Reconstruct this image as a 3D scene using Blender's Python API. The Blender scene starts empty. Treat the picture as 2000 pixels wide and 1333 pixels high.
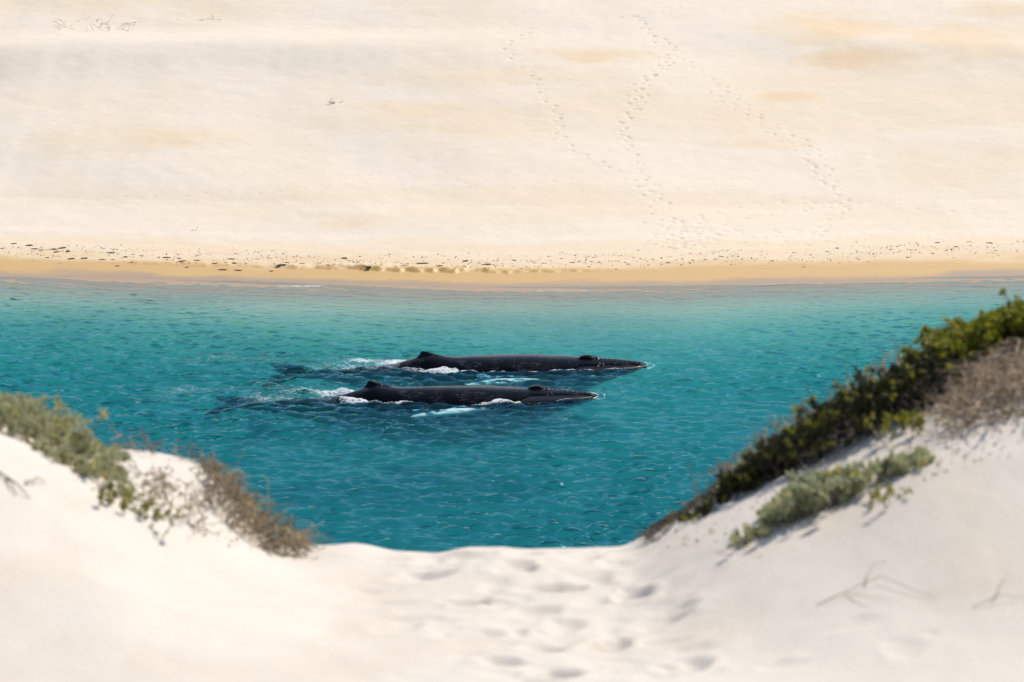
import bpy, bmesh, math
import numpy as np
from mathutils import Vector

# ------------------------------------------------------------------ camera / light
scene = bpy.context.scene
COL = scene.collection
CAM_Z, PITCH, LENS = 20.0, math.radians(11.0), 100.0
cam = bpy.data.cameras.new('camera')
cam.lens = LENS; cam.sensor_width = 36.0
cam.clip_start = 0.1; cam.clip_end = 6000
cam.dof.use_dof = True; cam.dof.focus_distance = 96.0; cam.dof.aperture_fstop = 2.4
camo = bpy.data.objects.new('camera', cam); COL.objects.link(camo)
camo.location = (0, 0, CAM_Z); camo.rotation_euler = (math.pi / 2 - PITCH, 0, 0)
scene.camera = camo

SUN_EL, SUN_AZ = math.radians(54), math.radians(48)      # azimuth from +Y towards +X
world = bpy.data.worlds.new('World'); scene.world = world; world.use_nodes = True
wn = world.node_tree.nodes; wl = world.node_tree.links
bg = wn['Background']; sky = wn.new('ShaderNodeTexSky'); sky.sky_type = 'NISHITA'
sky.sun_disc = False; sky.sun_elevation = SUN_EL; sky.sun_rotation = SUN_AZ
sky.air_density = 1.0; sky.dust_density = 0.6; sky.ozone_density = 1.5
wl.new(sky.outputs[0], bg.inputs[0]); bg.inputs[1].default_value = 0.115
sl = bpy.data.lights.new('sun', 'SUN'); sl.energy = 4.0; sl.angle = math.radians(0.53); sl.color = (1, 0.95, 0.87)
so = bpy.data.objects.new('sun', sl); COL.objects.link(so)
sd = Vector((math.cos(SUN_EL) * math.sin(SUN_AZ), math.cos(SUN_EL) * math.cos(SUN_AZ), math.sin(SUN_EL)))
so.rotation_euler = sd.to_track_quat('Z', 'Y').to_euler(); so.location = (40, 40, 60)
vs = scene.view_settings
vs.view_transform = 'Standard'; vs.look = 'None'; vs.gamma = 1; vs.exposure = 0.22
scene.cycles.use_denoising = True
scene.cycles.max_bounces = 8; scene.cycles.transparent_max_bounces = 24
scene.cycles.sample_clamp_indirect = 4; scene.cycles.sample_clamp_direct = 2

# ------------------------------------------------------------------ helpers
rng = np.random.default_rng(7)
F = 2000 * LENS / 36.0
CP, SP = math.cos(PITCH), math.sin(PITCH)

def sstep(a, b, x):
    t = np.clip((np.asarray(x, float) - a) / (b - a), 0, 1)
    return t * t * (3 - 2 * t)

_tab = np.random.default_rng(3).random((256, 256))
def vnoise(x, y, seed=0):
    x = np.asarray(x, float) + seed * 37.31; y = np.asarray(y, float) + seed * 17.77
    xi = np.floor(x).astype(int); yi = np.floor(y).astype(int)
    fx = x - xi; fy = y - yi
    fx = fx * fx * fx * (fx * (fx * 6 - 15) + 10); fy = fy * fy * fy * (fy * (fy * 6 - 15) + 10)
    a = _tab[xi & 255, yi & 255]; b = _tab[(xi + 1) & 255, yi & 255]
    c = _tab[xi & 255, (yi + 1) & 255]; d = _tab[(xi + 1) & 255, (yi + 1) & 255]
    return (a + (b - a) * fx) * (1 - fy) + (c + (d - c) * fx) * fy
def fbm(x, y, seed=0, oct=4):
    s = 0; a = 0.5
    for i in range(oct):
        s = s + a * (vnoise(x, y, seed + i * 5) - 0.5); x = x * 2.03; y = y * 2.03; a *= 0.5
    return s * 2

def ray(px, py):
    u = (np.asarray(px, float) - 1000) / F; v = (666.5 - np.asarray(py, float)) / F
    return u, CP + v * SP, -SP + v * CP
def z_at(py, y):                                          # height on the line of sight at distance y
    v = (666.5 - np.asarray(py, float)) / F
    return CAM_Z + y * (-SP + v * CP) / (CP + v * SP)
def x_at(px, py, y):
    u, dy, dz = ray(px, py); return u / dy * y
def on_water(px, py, z=0.0):
    u, dy, dz = ray(px, py); t = (z - CAM_Z) / dz
    return u * t, dy * t

def mesh_np(name, verts, faces, mat, parent=None, smooth=True, attrs=None):
    me = bpy.data.meshes.new(name)
    verts = np.asarray(verts, np.float32); faces = np.asarray(faces, np.int32)
    n, k = faces.shape
    me.vertices.add(len(verts)); me.vertices.foreach_set('co', verts.ravel())
    me.loops.add(n * k); me.loops.foreach_set('vertex_index', faces.ravel())
    me.polygons.add(n); me.polygons.foreach_set('loop_start', np.arange(n, dtype=np.int32) * k)
    me.update(calc_edges=True); me.validate()
    me.polygons.foreach_set('use_smooth', np.full(n, smooth, dtype=bool))
    for key, val in (attrs or {}).items():
        a = me.attributes.new(key, 'FLOAT', 'POINT'); a.data.foreach_set('value', np.asarray(val, np.float32).ravel())
    if mat: me.materials.append(mat)
    o = bpy.data.objects.new(name, me); COL.objects.link(o); o.parent = parent
    return o

def grid_faces(nx, ny, flip=False):
    i = np.arange(ny - 1)[:, None] * nx + np.arange(nx - 1)[None, :]
    f = np.stack([i, i + 1, i + 1 + nx, i + nx], -1).reshape(-1, 4)
    return f

def tag(o, label=None, cat=None, group=None, kind=None):
    if label: o['label'] = label
    if cat: o['category'] = cat
    if group: o['group'] = group
    if kind: o['kind'] = kind
    return o
def empty(name, loc=(0, 0, 0)):
    o = bpy.data.objects.new(name, None); COL.objects.link(o); o.location = loc; o.empty_display_size = 0.1
    return o

# ------------------------------------------------------------------ node helper
class N:
    def __init__(s, name):
        s.m = bpy.data.materials.new(name); s.m.use_nodes = True
        s.t = s.m.node_tree; s.t.nodes.clear(); s.out = s.t.nodes.new('ShaderNodeOutputMaterial')
    def add(s, typ, **kw):
        n = s.t.nodes.new('ShaderNode' + typ)
        for k, v in kw.items(): setattr(n, k, v)
        return n
    def put(s, sock, v):
        if isinstance(v, bpy.types.NodeSocket): s.t.links.new(v, sock)
        elif v is not None:
            if sock.type == 'RGBA' and len(v) == 3: v = (*v, 1)
            sock.default_value = v
    def math(s, op, a, b=None, c=None, clamp=False):
        n = s.add('Math', operation=op, use_clamp=clamp)
        for i, v in enumerate((a, b, c)):
            if v is not None: s.put(n.inputs[i], v)
        return n.outputs[0]
    def mix(s, f, a, b):
        n = s.add('Mix', data_type='RGBA'); s.put(n.inputs[0], f); s.put(n.inputs[6], a); s.put(n.inputs[7], b)
        return n.outputs[2]
    def mixf(s, f, a, b):
        n = s.add('Mix', data_type='FLOAT'); s.put(n.inputs[0], f); s.put(n.inputs[2], a); s.put(n.inputs[3], b)
        return n.outputs[0]
    def attr(s, name): return s.add('Attribute', attribute_name=name).outputs['Fac']
    def pos(s): return s.add('NewGeometry').outputs['Position']
    def objc(s): return s.add('TexCoord').outputs['Object']
    def vmul(s, v, k):
        n = s.add('VectorMath', operation='MULTIPLY'); s.put(n.inputs[0], v); n.inputs[1].default_value = k
        return n.outputs[0]
    def noise(s, vec, scale, detail=4, rough=0.55, dist=0.0):
        n = s.add('TexNoise'); s.put(n.inputs['Vector'], vec)
        n.inputs['Scale'].default_value = scale; n.inputs['Detail'].default_value = detail
        n.inputs['Roughness'].default_value = rough; n.inputs['Distortion'].default_value = dist
        return n.outputs['Fac']
    def ramp(s, f, a, b, lo=0.0, hi=1.0):
        n = s.add('MapRange', interpolation_type='SMOOTHSTEP'); s.put(n.inputs[0], f)
        s.put(n.inputs[1], a); s.put(n.inputs[2], b); s.put(n.inputs[3], lo); s.put(n.inputs[4], hi)
        return n.outputs[0]
    def bump(s, h, strength=1.0, dist=0.01, normal=None):
        n = s.add('Bump'); n.inputs['Strength'].default_value = strength; n.inputs['Distance'].default_value = dist
        s.put(n.inputs['Height'], h)
        if normal is not None: s.put(n.inputs['Normal'], normal)
        return n.outputs[0]
    def bsdf(s, **kw):
        n = s.add('BsdfPrincipled')
        for k, v in kw.items(): s.put(n.inputs[k.replace('_', ' ')], v)
        return n.outputs[0]
    def surf(s, x): s.t.links.new(x, s.out.inputs['Surface']); return s.m

# ------------------------------------------------------------------ materials
def sand_material(name, dry, ochre, wetc, ripple=True):
    n = N(name); p = n.pos()
    big = n.noise(n.vmul(p, (1, 0.6, 1)), 0.22, 4); mid = n.noise(p, 1.7, 5); fine = n.noise(p, 26.0, 3, 0.7)
    c = n.mix(n.attr('ochre'), dry, ochre)
    c = n.mix(n.ramp(big, 0.42, 0.72, 0, 0.14), c, ochre)
    wet = n.attr('wet')
    c = n.mix(wet, c, wetc); soak = n.attr('soak')
    c = n.mix(soak, c, (wetc[0] * .66, wetc[1] * .74, wetc[2] * 1.3)); wet = n.math('MAXIMUM', wet, soak)
    v = n.add('HueSaturation'); n.put(v.inputs['Color'], c)
    k = n.math('MULTIPLY_ADD', mid, 0.10, 0.95); k = n.math('MULTIPLY_ADD', fine, 0.10, n.math('SUBTRACT', k, 0.05))
    n.put(v.inputs['Value'], k)
    h = n.math('MULTIPLY', fine, 0.5)
    if ripple:
        w = n.add('TexWave', wave_type='BANDS', bands_direction='X', wave_profile='SIN')
        n.put(w.inputs['Vector'], n.vmul(p, (1.0, 0.25, 0.25))); w.inputs['Scale'].default_value = 2.6
        w.inputs['Distortion'].default_value = 9.0; w.inputs['Detail'].default_value = 3.0; w.inputs['Detail Scale'].default_value = 1.6
        dryf = n.math('SUBTRACT', 1.0, wet)
        h = n.math('ADD', h, n.math('MULTIPLY', n.math('MULTIPLY', w.outputs['Fac'], n.ramp(big, 0.35, 0.6, 0.03, 0.12)), dryf))
    nb = n.bump(n.math('ADD', h, n.math('MULTIPLY', mid, 0.5)), 0.4, 0.03)
    return n.surf(n.bsdf(Base_Color=v.outputs[0], Roughness=n.mixf(wet, 0.95, 0.5), Normal=nb,
                         Specular_IOR_Level=n.mixf(wet, 0.1, 0.45)))
M = {}
M['far_sand'] = sand_material('far_sand', (0.725, 0.63, 0.51), (0.69, 0.51, 0.31), (0.55, 0.345, 0.125))
M['near_sand'] = sand_material('near_sand', (0.625, 0.56, 0.48), (0.585, 0.50, 0.395), (0.4, 0.26, 0.1), ripple=False)

n = N('seabed_sand'); p = n.pos()
b = n.noise(n.vmul(p, (0.6, 1, 1)), 0.16, 3)
c = n.mix(n.ramp(b, 0.35, 0.7), (0.46, 0.40, 0.29), (0.34, 0.31, 0.23))
c = n.mix(n.attr('soak'), c, (0.36, 0.25, 0.165))
M['seabed'] = n.surf(n.bsdf(Base_Color=c, Roughness=0.9))

n = N('sea_water'); p = n.pos()
h1 = n.noise(n.vmul(p, (0.45, 1.0, 1)), 2.8, 4, 0.6, 0.5); h2 = n.noise(n.vmul(p, (0.45, 1, 1)), 8.5, 3, 0.6, 0.3)
hh = n.math('MULTIPLY_ADD', h2, 0.50, h1)
nb = n.bump(hh, 0.52, 0.06)
fr = n.add('Fresnel'); fr.inputs[0].default_value = 1.333; n.put(fr.inputs['Normal'], nb)
gl = n.add('BsdfGlossy'); gl.inputs['Roughness'].default_value = 0.075; n.put(gl.inputs['Normal'], nb); gl.inputs['Color'].default_value = (.28, .66, .80, 1)
tr = n.add('BsdfTransparent')
m1 = n.add('MixShader'); n.put(m1.inputs[0], fr.outputs[0]); n.put(m1.inputs[1], tr.outputs[0]); n.put(m1.inputs[2], gl.outputs[0])
fo = n.attr('foam')
fx = n.noise(n.vmul(p, (0.6, 1.0, 1)), 4.6, 6, 0.72, 1.2)
fy = n.noise(n.vmul(p, (0.7, 1.0, 1)), 15.0, 4, 0.7, 0.8)
lace = n.math('SUBTRACT', 1.0, n.math('MULTIPLY', n.math('ABSOLUTE', n.math('SUBTRACT', fx, 0.5)), 5.0), clamp=True)
fmix = n.math('MULTIPLY_ADD', fy, 0.55, n.math('MULTIPLY', lace, 0.45))
th = n.math('SUBTRACT', 1.02, fo)
fmask = n.ramp(fmix, n.math('SUBTRACT', th, 0.10), n.math('ADD', th, 0.20))
fmask = n.math('MULTIPLY', fmask, n.math('GREATER_THAN', fo, 0.02))
fd = n.add('BsdfDiffuse'); fd.inputs[0].default_value = (0.82, 0.84, 0.85, 1)
n.put(fd.inputs['Normal'], n.bump(fmix, 0.8, 0.06))
m2 = n.add('MixShader'); n.put(m2.inputs[0], n.math('MULTIPLY', fmask, 0.92)); n.put(m2.inputs[1], m1.outputs[0]); n.put(m2.inputs[2], fd.outputs[0])
n.t.links.new(m2.outputs[0], n.out.inputs['Surface'])
SIG_A, SIG_S = (0.50, 0.078, 0.058), (0.016, 0.088, 0.106)   # absorption and scattering per metre: clear turquoise sea over pale sand
va = n.add('VolumeAbsorption'); va.inputs['Density'].default_value = 1.0; va.inputs['Color'].default_value = (*[1 - a for a in SIG_A], 1)
vsn = n.add('VolumeScatter'); vsn.inputs['Density'].default_value = 1.0; vsn.inputs['Color'].default_value = (*SIG_S, 1)
vad = n.add('AddShader'); n.put(vad.inputs[0], va.outputs[0]); n.put(vad.inputs[1], vsn.outputs[0])
n.t.links.new(vad.outputs[0], n.out.inputs['Volume'])
M['water'] = n.m

# ------------------------------------------------------------------ far shore: shoreline, seabed, beach, dune
_sx, _sy = [], []
for px, py in [(-900, 505), (-400, 522), (0, 539), (250, 545), (500, 551), (800, 560), (1000, 563), (1200, 561), (1400, 556), (1600, 549), (1800, 543), (2000, 538), (2400, 528), (2900, 515)]:
    a, b_ = on_water(px, py); _sx.append(float(a)); _sy.append(float(b_))
def shore_y(x):
    y = np.interp(x, _sx, _sy)
    for dx in (-3, -1.5, 1.5, 3): y = y + np.interp(np.asarray(x) + dx, _sx, _sy)
    return y / 5 + 0.18 * fbm(np.asarray(x) * 0.35, 0 * np.asarray(x), 9, 3)
def depth_of(x, d):                                       # d < 0 offshore
    q = -np.asarray(d, float)
    base = np.interp(q, [0, 2, 5, 10, 16, 22, 32, 44, 60], [0, 0.025, 0.18, 0.78, 1.8, 2.7, 4.2, 5.6, 5.8])
    return base + sstep(2, 9, q) * 0.22 * fbm(np.asarray(x) * 0.09, q * 0.16, 21, 3)
def scarp(x, d):
    xs = np.asarray(x, float)
    amp = np.interp(xs, [-19, -16, -11, -8.5, -6, -2, -0.8, 3.5, 5], [0, 0.03, 0.05, 0.12, 0.17, 0.16, 0.09, 0.06, 0])
    broken = sstep(0.25, 0.5, vnoise(xs * 2.1, xs * 0 + 3, 31) * 0.7 + vnoise(xs * 0.8, xs * 0 + 9, 32) * 0.45)
    edge = 2.55 + 0.35 * fbm(xs * 0.9, xs * 0, 33, 3) + 0.25 * fbm(xs * 3.5, xs * 0, 34, 2)
    return amp * broken * sstep(0, 0.09, np.asarray(d) - edge) * (.45 + .9 * vnoise(xs * 5, xs * 0 + 2, 37)) * (1 - sstep(0.15, 1.5, np.asarray(d) - edge))
def far_base(x, d):
    x = np.asarray(x, float); d = np.asarray(d, float)
    dd = np.maximum(d, 0)
    beach = np.interp(dd, [0, 3, 6, 8, 12], [0, 0.22, 0.50, 0.78, 1.55])
    up = np.maximum(dd - 12, 0)
    dune = 0.265 * up - 0.00025 * np.minimum(up, 90) ** 2
    dune = np.where(up > 90, 0.265 * 90 - 2.0 + 6 * (1 - np.exp(-(up - 90) / 120)) * 0.7, dune)
    k = sstep(5, 13, dd)
    und = 0.36 * fbm(x * 0.055 + d * 0.02, d * 0.075, 41, 3) + 0.05 * fbm(x * 0.16, d * 0.22, 44, 3)
    und = und + sstep(100, 250, dd) * 9 * fbm(x * 0.008, d * 0.01, 47, 3)
    und = und + .45 * np.exp(-((d - 33 - .12 * x + 1.2 * fbm(x * .12, x * 0, 48, 2)) / 2.4) ** 2) * (1 - sstep(-14, 6, x)) + .4 * np.exp(-((d - 37 + .25 * x) / 2.6) ** 2) * sstep(8, 18, x)
    sm = 0.02 * fbm(x * 1.1, d * 1.3, 51, 3) * sstep(2.2, 4.5, dd)
    return beach + dune + k * und + sm + scarp(x, d)
def far_z(x, y):
    d = y - shore_y(x)
    return np.where(d < 0, -depth_of(x, d), far_base(x, d))
def on_far(px, py):
    px = np.atleast_1d(np.asarray(px, float)); py = np.atleast_1d(np.asarray(py, float))
    u, dy, dz = ray(px, py)
    T = np.arange(108, 230, 1.5)[:, None]
    hit = (CAM_Z + dz * T) <= far_z(u * T, dy * T)
    k = np.argmax(hit, 0); hi = T[k, 0]; lo = hi - 1.5
    for i in range(8):
        m = (lo + hi) / 2; h = (CAM_Z + dz * m) <= far_z(u * m, dy * m)
        hi = np.where(h, m, hi); lo = np.where(h, lo, m)
    return u * hi, dy * hi, CAM_Z + dz * hi

# footprints on the far dune --------------------------------------------------
def crop8(pts): return [(900 + a / 2.2222, b_ / 2.2222) for a, b_ in pts]
tracks = [
 (crop8([(310,130),(230,180),(190,205),(215,240),(260,290),(320,330),(350,380),(360,430),(400,455),(420,500),(415,560),(440,600),(490,650),(560,690),(640,720),(700,760),(760,800),(800,830),(820,890),(850,950),(890,990),(950,1040)]), 0.62, 1.0),
 (crop8([(330,345),(345,400),(385,450),(420,490),(430,540),(420,590),(450,620)]), 0.7, 0.8),
 (crop8([(690,70),(740,80),(780,90),(800,140),(850,160),(910,185),(920,240),(910,290),(850,310),(760,370),(740,410),(740,480),(705,530),(705,590),(730,640),(760,690),(790,740),(820,800),(870,860),(920,910),(940,960),(1000,970)]), 0.6, 1.15),
 (crop8([(770,75),(800,120),(820,150),(870,200),(890,250),(860,300),(810,350),(795,400),(775,460),(715,520),(710,560),(715,610)]), 0.6, 1.1),
 (crop8([(820,230),(870,270),(840,320),(800,370),(790,440),(750,500)]), 0.7, 0.9),
 (crop8([(760,80),(860,55),(950,25),(1080,0)]), 0.8, 0.6),
 (crop8([(930,220),(980,270),(1060,330),(1120,370),(1200,420),(1270,490),(1350,540),(1430,580),(1500,615),(1550,660),(1590,720),(1610,780),(1640,840),(1680,880),(1660,930),(1590,965),(1560,1000),(1580,1050)]), 0.62, 1.15),
 (crop8([(1090,400),(1150,445),(1250,520),(1340,580),(1440,635),(1500,680),(1540,740),(1600,810),(1640,850)]), 0.66, 0.9),
 (crop8([(1500,690),(1530,730),(1580,790),(1600,830)]), 0.7, 0.8),
 (crop8([(-400,760),(0,790),(300,795),(600,800),(900,815),(1100,830),(1400,850),(1600,880),(1800,885),(2000,895),(2300,950),(2450,1000)]), 0.8, 0.45),
 (crop8([(-1000,830),(-300,800),(0,825),(300,830),(600,840)]), 0.85, 0.35),
 (crop8([(-1900,880),(-1200,850),(-600,830)]), 0.9, 0.45),
 (crop8([(1680,880),(1300,885),(1150,905),(1050,940),(1000,970),(960,1030)]), 0.75, 0.9),
 (crop8([(1650,890),(1470,915),(1350,930),(1250,945),(1150,965),(1050,1010)]), 0.75, 0.9),
 (crop8([(1680,890),(1850,890),(2000,905),(2200,915),(2450,940)]), 0.8, 0.7),
]
prints = []                                               # x, y, heading, amp
for pts, step, amp in tracks:
    P = np.array(pts); X, Y, Z = on_far(P[:, 0], P[:, 1])
    seg = np.hypot(np.diff(X), np.diff(Y)); s = np.concatenate([[0], np.cumsum(seg)])
    k = np.arange(0, s[-1], step); k = k + rng.normal(0, 0.12, len(k))
    xx = np.interp(k, s, X); yy = np.interp(k, s, Y); hd = np.arctan2(np.gradient(yy), np.gradient(xx)) if len(k) > 2 else np.zeros(len(k))
    side = np.where(np.arange(len(k)) % 2, 1, -1) * 0.13
    for a, b_, h_, q in zip(xx - np.sin(hd) * side, yy + np.cos(hd) * side, hd, side):
        prints.append((a + rng.normal(0, .04), b_ + rng.normal(0, .04), h_ + rng.normal(0, .2), amp * rng.uniform(.45, 1.3)))
cl = []
for i in range(120): cl.append((900 + rng.normal(970, 75) / 2.2222, rng.uniform(960, 1085) / 2.2222))
for i in range(60): cl.append((900 + rng.uniform(780, 1640) / 2.2222, rng.uniform(1000, 1085) / 2.2222))
cl = np.array(cl); X, Y, Z = on_far(cl[:, 0], cl[:, 1])
for a, b_ in zip(X, Y): prints.append((a, b_, rng.uniform(0, 6.28), rng.uniform(.3, .8)))

def stamp(xs, ys, Zg, prints, ln, wd, dep, irr=0.5, rim=.3):
    """press oval prints with a raised rim into a regular-grid height table"""
    dx = xs[1] - xs[0]; dy = ys[1] - ys[0]
    for x, y, h, a in prints:
        R = ln * 2.2
        i0, i1 = np.searchsorted(xs, [x - R, x + R]); j0, j1 = np.searchsorted(ys, [y - R, y + R])
        if i1 - i0 < 2 or j1 - j0 < 2: continue
        gx, gy = np.meshgrid(xs[i0:i1] - x, ys[j0:j1] - y)
        u = (gx * math.cos(h) + gy * math.sin(h)) / ln; v = (-gx * math.sin(h) + gy * math.cos(h)) / wd
        r = np.sqrt(u * u + v * v) * (1 + irr * fbm(gx / ln * .9 + x * 7, gy / ln * .9 + y * 5, 12, 3))
        Zg[j0:j1, i0:i1] += a * dep * (-np.exp(-(r ** 3.0)) + rim * np.exp(-((r - 1.5) / 0.45) ** 2))

def spread(lo, hi, step, far, growth=1.35):
    c = list(np.arange(lo, hi + 1e-6, step)); a = []; s = step; v = lo
    while v > -far: s *= growth; v -= s; a.append(v)
    b_ = []; s = step; v = hi
    while v < far: s *= growth; v += s; b_.append(v)
    return np.array(a[::-1] + c + b_)

FX = spread(-30, 30, 0.09, 1500)
fd_ = np.arange(0, 46.01, 0.09); ext = []; s = .09; v = fd_[-1]
while v < 2500: s *= 1.3; v += s; ext.append(v)
FD = np.concatenate([fd_, ext])
gx, gd = np.meshgrid(FX, FD)
SY = shore_y(FX)
fz = far_base(gx, gd)
# prints live in (x, d) space; shoreline is nearly straight so the shear is negligible
fi0, fi1 = np.searchsorted(FX, [-30, 30]); nd = len(fd_)
pd = [(x, y - float(shore_y(np.array([x]))[0]), h, a) for x, y, h, a in prints]
sub = fz[:nd, fi0:fi1].copy(); stamp(FX[fi0:fi1], fd_, sub, pd, 0.125, 0.088, 0.062, .7, .12); fz[:nd, fi0:fi1] = sub

# ochre patches of coarser sand, where the photograph shows them
och = 0.30 * sstep(0.0, 0.5, fbm(gx * 0.05, gd * 0.18, 61, 4))
for px, py, w, h, a in [(1640,55,150,32,.75),(1900,75,170,40,.6),(1690,115,150,26,.75),(1160,110,120,22,.7),(1000,150,300,26,.35),(1530,190,90,16,.7),(330,265,150,28,.55),(820,215,130,20,.5),(700,432,110,20,.45),(1480,280,120,14,.4),(1830,330,200,60,.3),(900,235,260,30,.3),(200,270,180,40,.3),(1950,20,90,20,.5),(1750,420,220,40,.25)]:
    X, Y, Z = on_far([px, px - w, px + w, px, px], [py, py, py, py - h, py + h]); 
    cx = X[0]; cd = Y[0] - float(shore_y(X[:1])[0]); rx = (X[2] - X[1]) / 2; rd = max(abs(Y[3] - Y[4]) / 2, 1.0)
    q = np.sqrt(((gx - cx) / rx) ** 2 + ((gd - cd) / rd) ** 2) + 0.45 * fbm(gx * .5, gd * .8, int(px) % 50, 4)
    och = np.maximum(och, 0.95 * a * (1 - sstep(0.2, 1.3, q)))
och = np.maximum(och, 0.42 * (1 - sstep(6.2, 8.2, gd + 1.3 * fbm(gx * 0.25, gd * 0.5, 71, 4) + 0.0 * gx)))
wet = 1 - sstep(2.3, 4.4, gd + 1.3 * fbm(gx * 0.22, gd * 0.7, 72, 4))
wet = np.maximum(wet, 0.45 * (1 - sstep(2.6, 6.4, gd + 1.2 * fbm(gx * 0.3, gd * 0.9, 73, 4))))
V = np.stack([gx, gd + SY[None, :], fz], -1).reshape(-1, 3)
tag(mesh_np('far_dune', V, grid_faces(len(FX), len(FD)), M['far_sand'], attrs={'ochre': och, 'wet': wet, 'soak': 1 - sstep(.25, 1.3, gd + .9 * fbm(gx * .3, gd * .5, 74, 4))}), kind='structure')

BX = spread(-30, 30, 0.5, 1500)
BD = np.concatenate([np.arange(-48, 0, 0.4), [0.0]])
gx2, gd2 = np.meshgrid(BX, BD)
bz = -depth_of(gx2, gd2); bsy = shore_y(BX)
by = gd2 + bsy[None, :]
lowrow = np.minimum(60.0, by[0])                          # meets the foot of the near dune
by = np.vstack([lowrow[None], by]); bz = np.vstack([np.full((1, len(BX)), -5.9), bz]); gxb = np.vstack([BX[None], gx2])
bz[-1] = 0.0
tag(mesh_np('seabed', np.stack([gxb, by, bz], -1).reshape(-1, 3), grid_faces(len(BX), len(BD) + 1), M['seabed'], attrs={'soak': np.vstack([0 * BX[None], 1 - sstep(1.5, 5.5, -gd2)])}), kind='structure')

# ------------------------------------------------------------------ near dune
def row(y, pts):
    px = np.array([p[0] for p in pts], float); py = np.array([p[1] for p in pts], float)
    return x_at(px, py, y), z_at(py, y)
NX = np.concatenate([np.arange(-40, -6, 0.5), np.arange(-6, 6, 0.03), np.arange(6, 40.1, 0.5)])
def rowz(y, pts, blur):
    rx, rz = row(y, pts); z = 0
    for k in (-1, -.5, 0, .5, 1): z = z + np.interp(NX + k * blur, rx, rz)
    return z / 5
CREST_Y = 20.3
crest = rowz(CREST_Y, [(-6000,500),(-1500,600),(-300,735),(0,820),(120,868),(200,862),(300,872),(380,895),(450,965),(520,1046),(600,1064),(690,1062),(760,1082),(860,1090),(900,1080),(1000,1080),(1100,1084),(1230,1080),(1300,1034),(1420,962),(1520,912),(1600,872),(1700,812),(1800,760),(1900,705),(2000,665),(2300,590),(3500,470),(8000,400)], 0.07)
front = rowz(18.3, [(-6000,560),(-1500,640),(-400,755),(0,850),(130,918),(250,982),(350,1038),(450,1088),(560,1130),(700,1164),(1240,1164),(1350,1112),(1440,1072),(1600,1010),(1800,925),(2000,868),(2400,780),(3500,640),(8000,520)], 0.16)
low = rowz(15.0, [(-6000,900),(-1500,1150),(-500,1290),(0,1326),(600,1333),(1300,1333),(2000,1315),(2500,1280),(3500,1100),(8000,900)], 0.4)
ROWS_Y = np.array([-60., -8., 0., 7., 12., 15., 18.3, 19.4, 20.3, 21.3, 23.5, 30., 48., 61.])
ROWS_Z = np.stack([np.full_like(NX, 20.5), np.full_like(NX, 18.9), np.full_like(NX, 18.3), 16.9 + 0 * NX,
                   0.55 * low + 0.45 * 16.1 + 0.2, low, front, front + (crest - front) * (.55 - .13 * sstep(-1.5, 1.5, NX)), crest, crest - 0.30, crest - 1.5, crest * 0.62 - 0.6, np.full_like(NX, -1.0), np.full_like(NX, -6.2)])
def pchip(yk, zk, y):
    h = np.diff(yk)[:, None]; dl = np.diff(zk, axis=0) / h
    m = np.zeros_like(zk)
    w1 = 2 * h[1:] + h[:-1]; w2 = h[1:] + 2 * h[:-1]
    ok = dl[:-1] * dl[1:] > 0
    with np.errstate(divide='ignore', invalid='ignore'):
        hm = (w1 + w2) / (w1 / dl[:-1] + w2 / dl[1:])
    m[1:-1] = np.where(ok, hm, 0); m[0] = dl[0]; m[-1] = dl[-1]
    i = np.clip(np.searchsorted(yk, y) - 1, 0, len(yk) - 2)
    t = ((y - yk[i]) / (yk[i + 1] - yk[i]))[:, None]; hh_ = (yk[i + 1] - yk[i])[:, None]
    return ((1 + 2 * t) * (1 - t) ** 2 * zk[i] + t * (1 - t) ** 2 * hh_ * m[i] + t * t * (3 - 2 * t) * zk[i + 1] + t * t * (t - 1) * hh_ * m[i + 1])
NY = np.concatenate([np.arange(-60, 8, 1.0), np.arange(8, 13.5, 0.1), np.arange(13.5, 22, 0.03), np.arange(22, 30, 0.25), np.arange(30, 61.5, 1.0)])
NZ = pchip(ROWS_Y, ROWS_Z, NY)
gx3, gy3 = np.meshgrid(NX, NY)
NZ = NZ + 0.030 * fbm(gx3 * 1.2, gy3 * 0.9, 81, 4) + 0.12 * fbm(gx3 * .3, gy3 * .25, 83, 2) + 0.05 * np.exp(-((gy3 - 20.3) / .5) ** 2) * fbm(gx3 * 1.1, gy3 * .8, 84, 3)
# hummocks trapped under the plants on both banks
bank = sstep(2.2, 4.0, np.abs(gx3 - 0.05)) * np.exp(-((gy3 - 20.0) / 1.2) ** 2)
NZ = NZ + bank * 0.10 * fbm(gx3 * 2.3, gy3 * 2.0, 85, 3)
def near_z(x, y):
    x = np.asarray(x, float); y = np.asarray(y, float)
    i = np.clip(np.searchsorted(NX, x) - 1, 0, len(NX) - 2); j = np.clip(np.searchsorted(NY, y) - 1, 0, len(NY) - 2)
    tx = (x - NX[i]) / (NX[i + 1] - NX[i]); ty = (y - NY[j]) / (NY[j + 1] - NY[j])
    return (NZ[j, i] * (1 - tx) + NZ[j, i + 1] * tx) * (1 - ty) + (NZ[j + 1, i] * (1 - tx) + NZ[j + 1, i + 1] * tx) * ty
def on_near(px, py):
    u, dy, dz = [float(q) for q in ray(px, py)]
    for t in np.arange(9, 40, 0.02):
        if CAM_Z + dz * t <= near_z(u * t, dy * t): return u * t, dy * t
    return u * 21, dy * 21
pp = []
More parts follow.
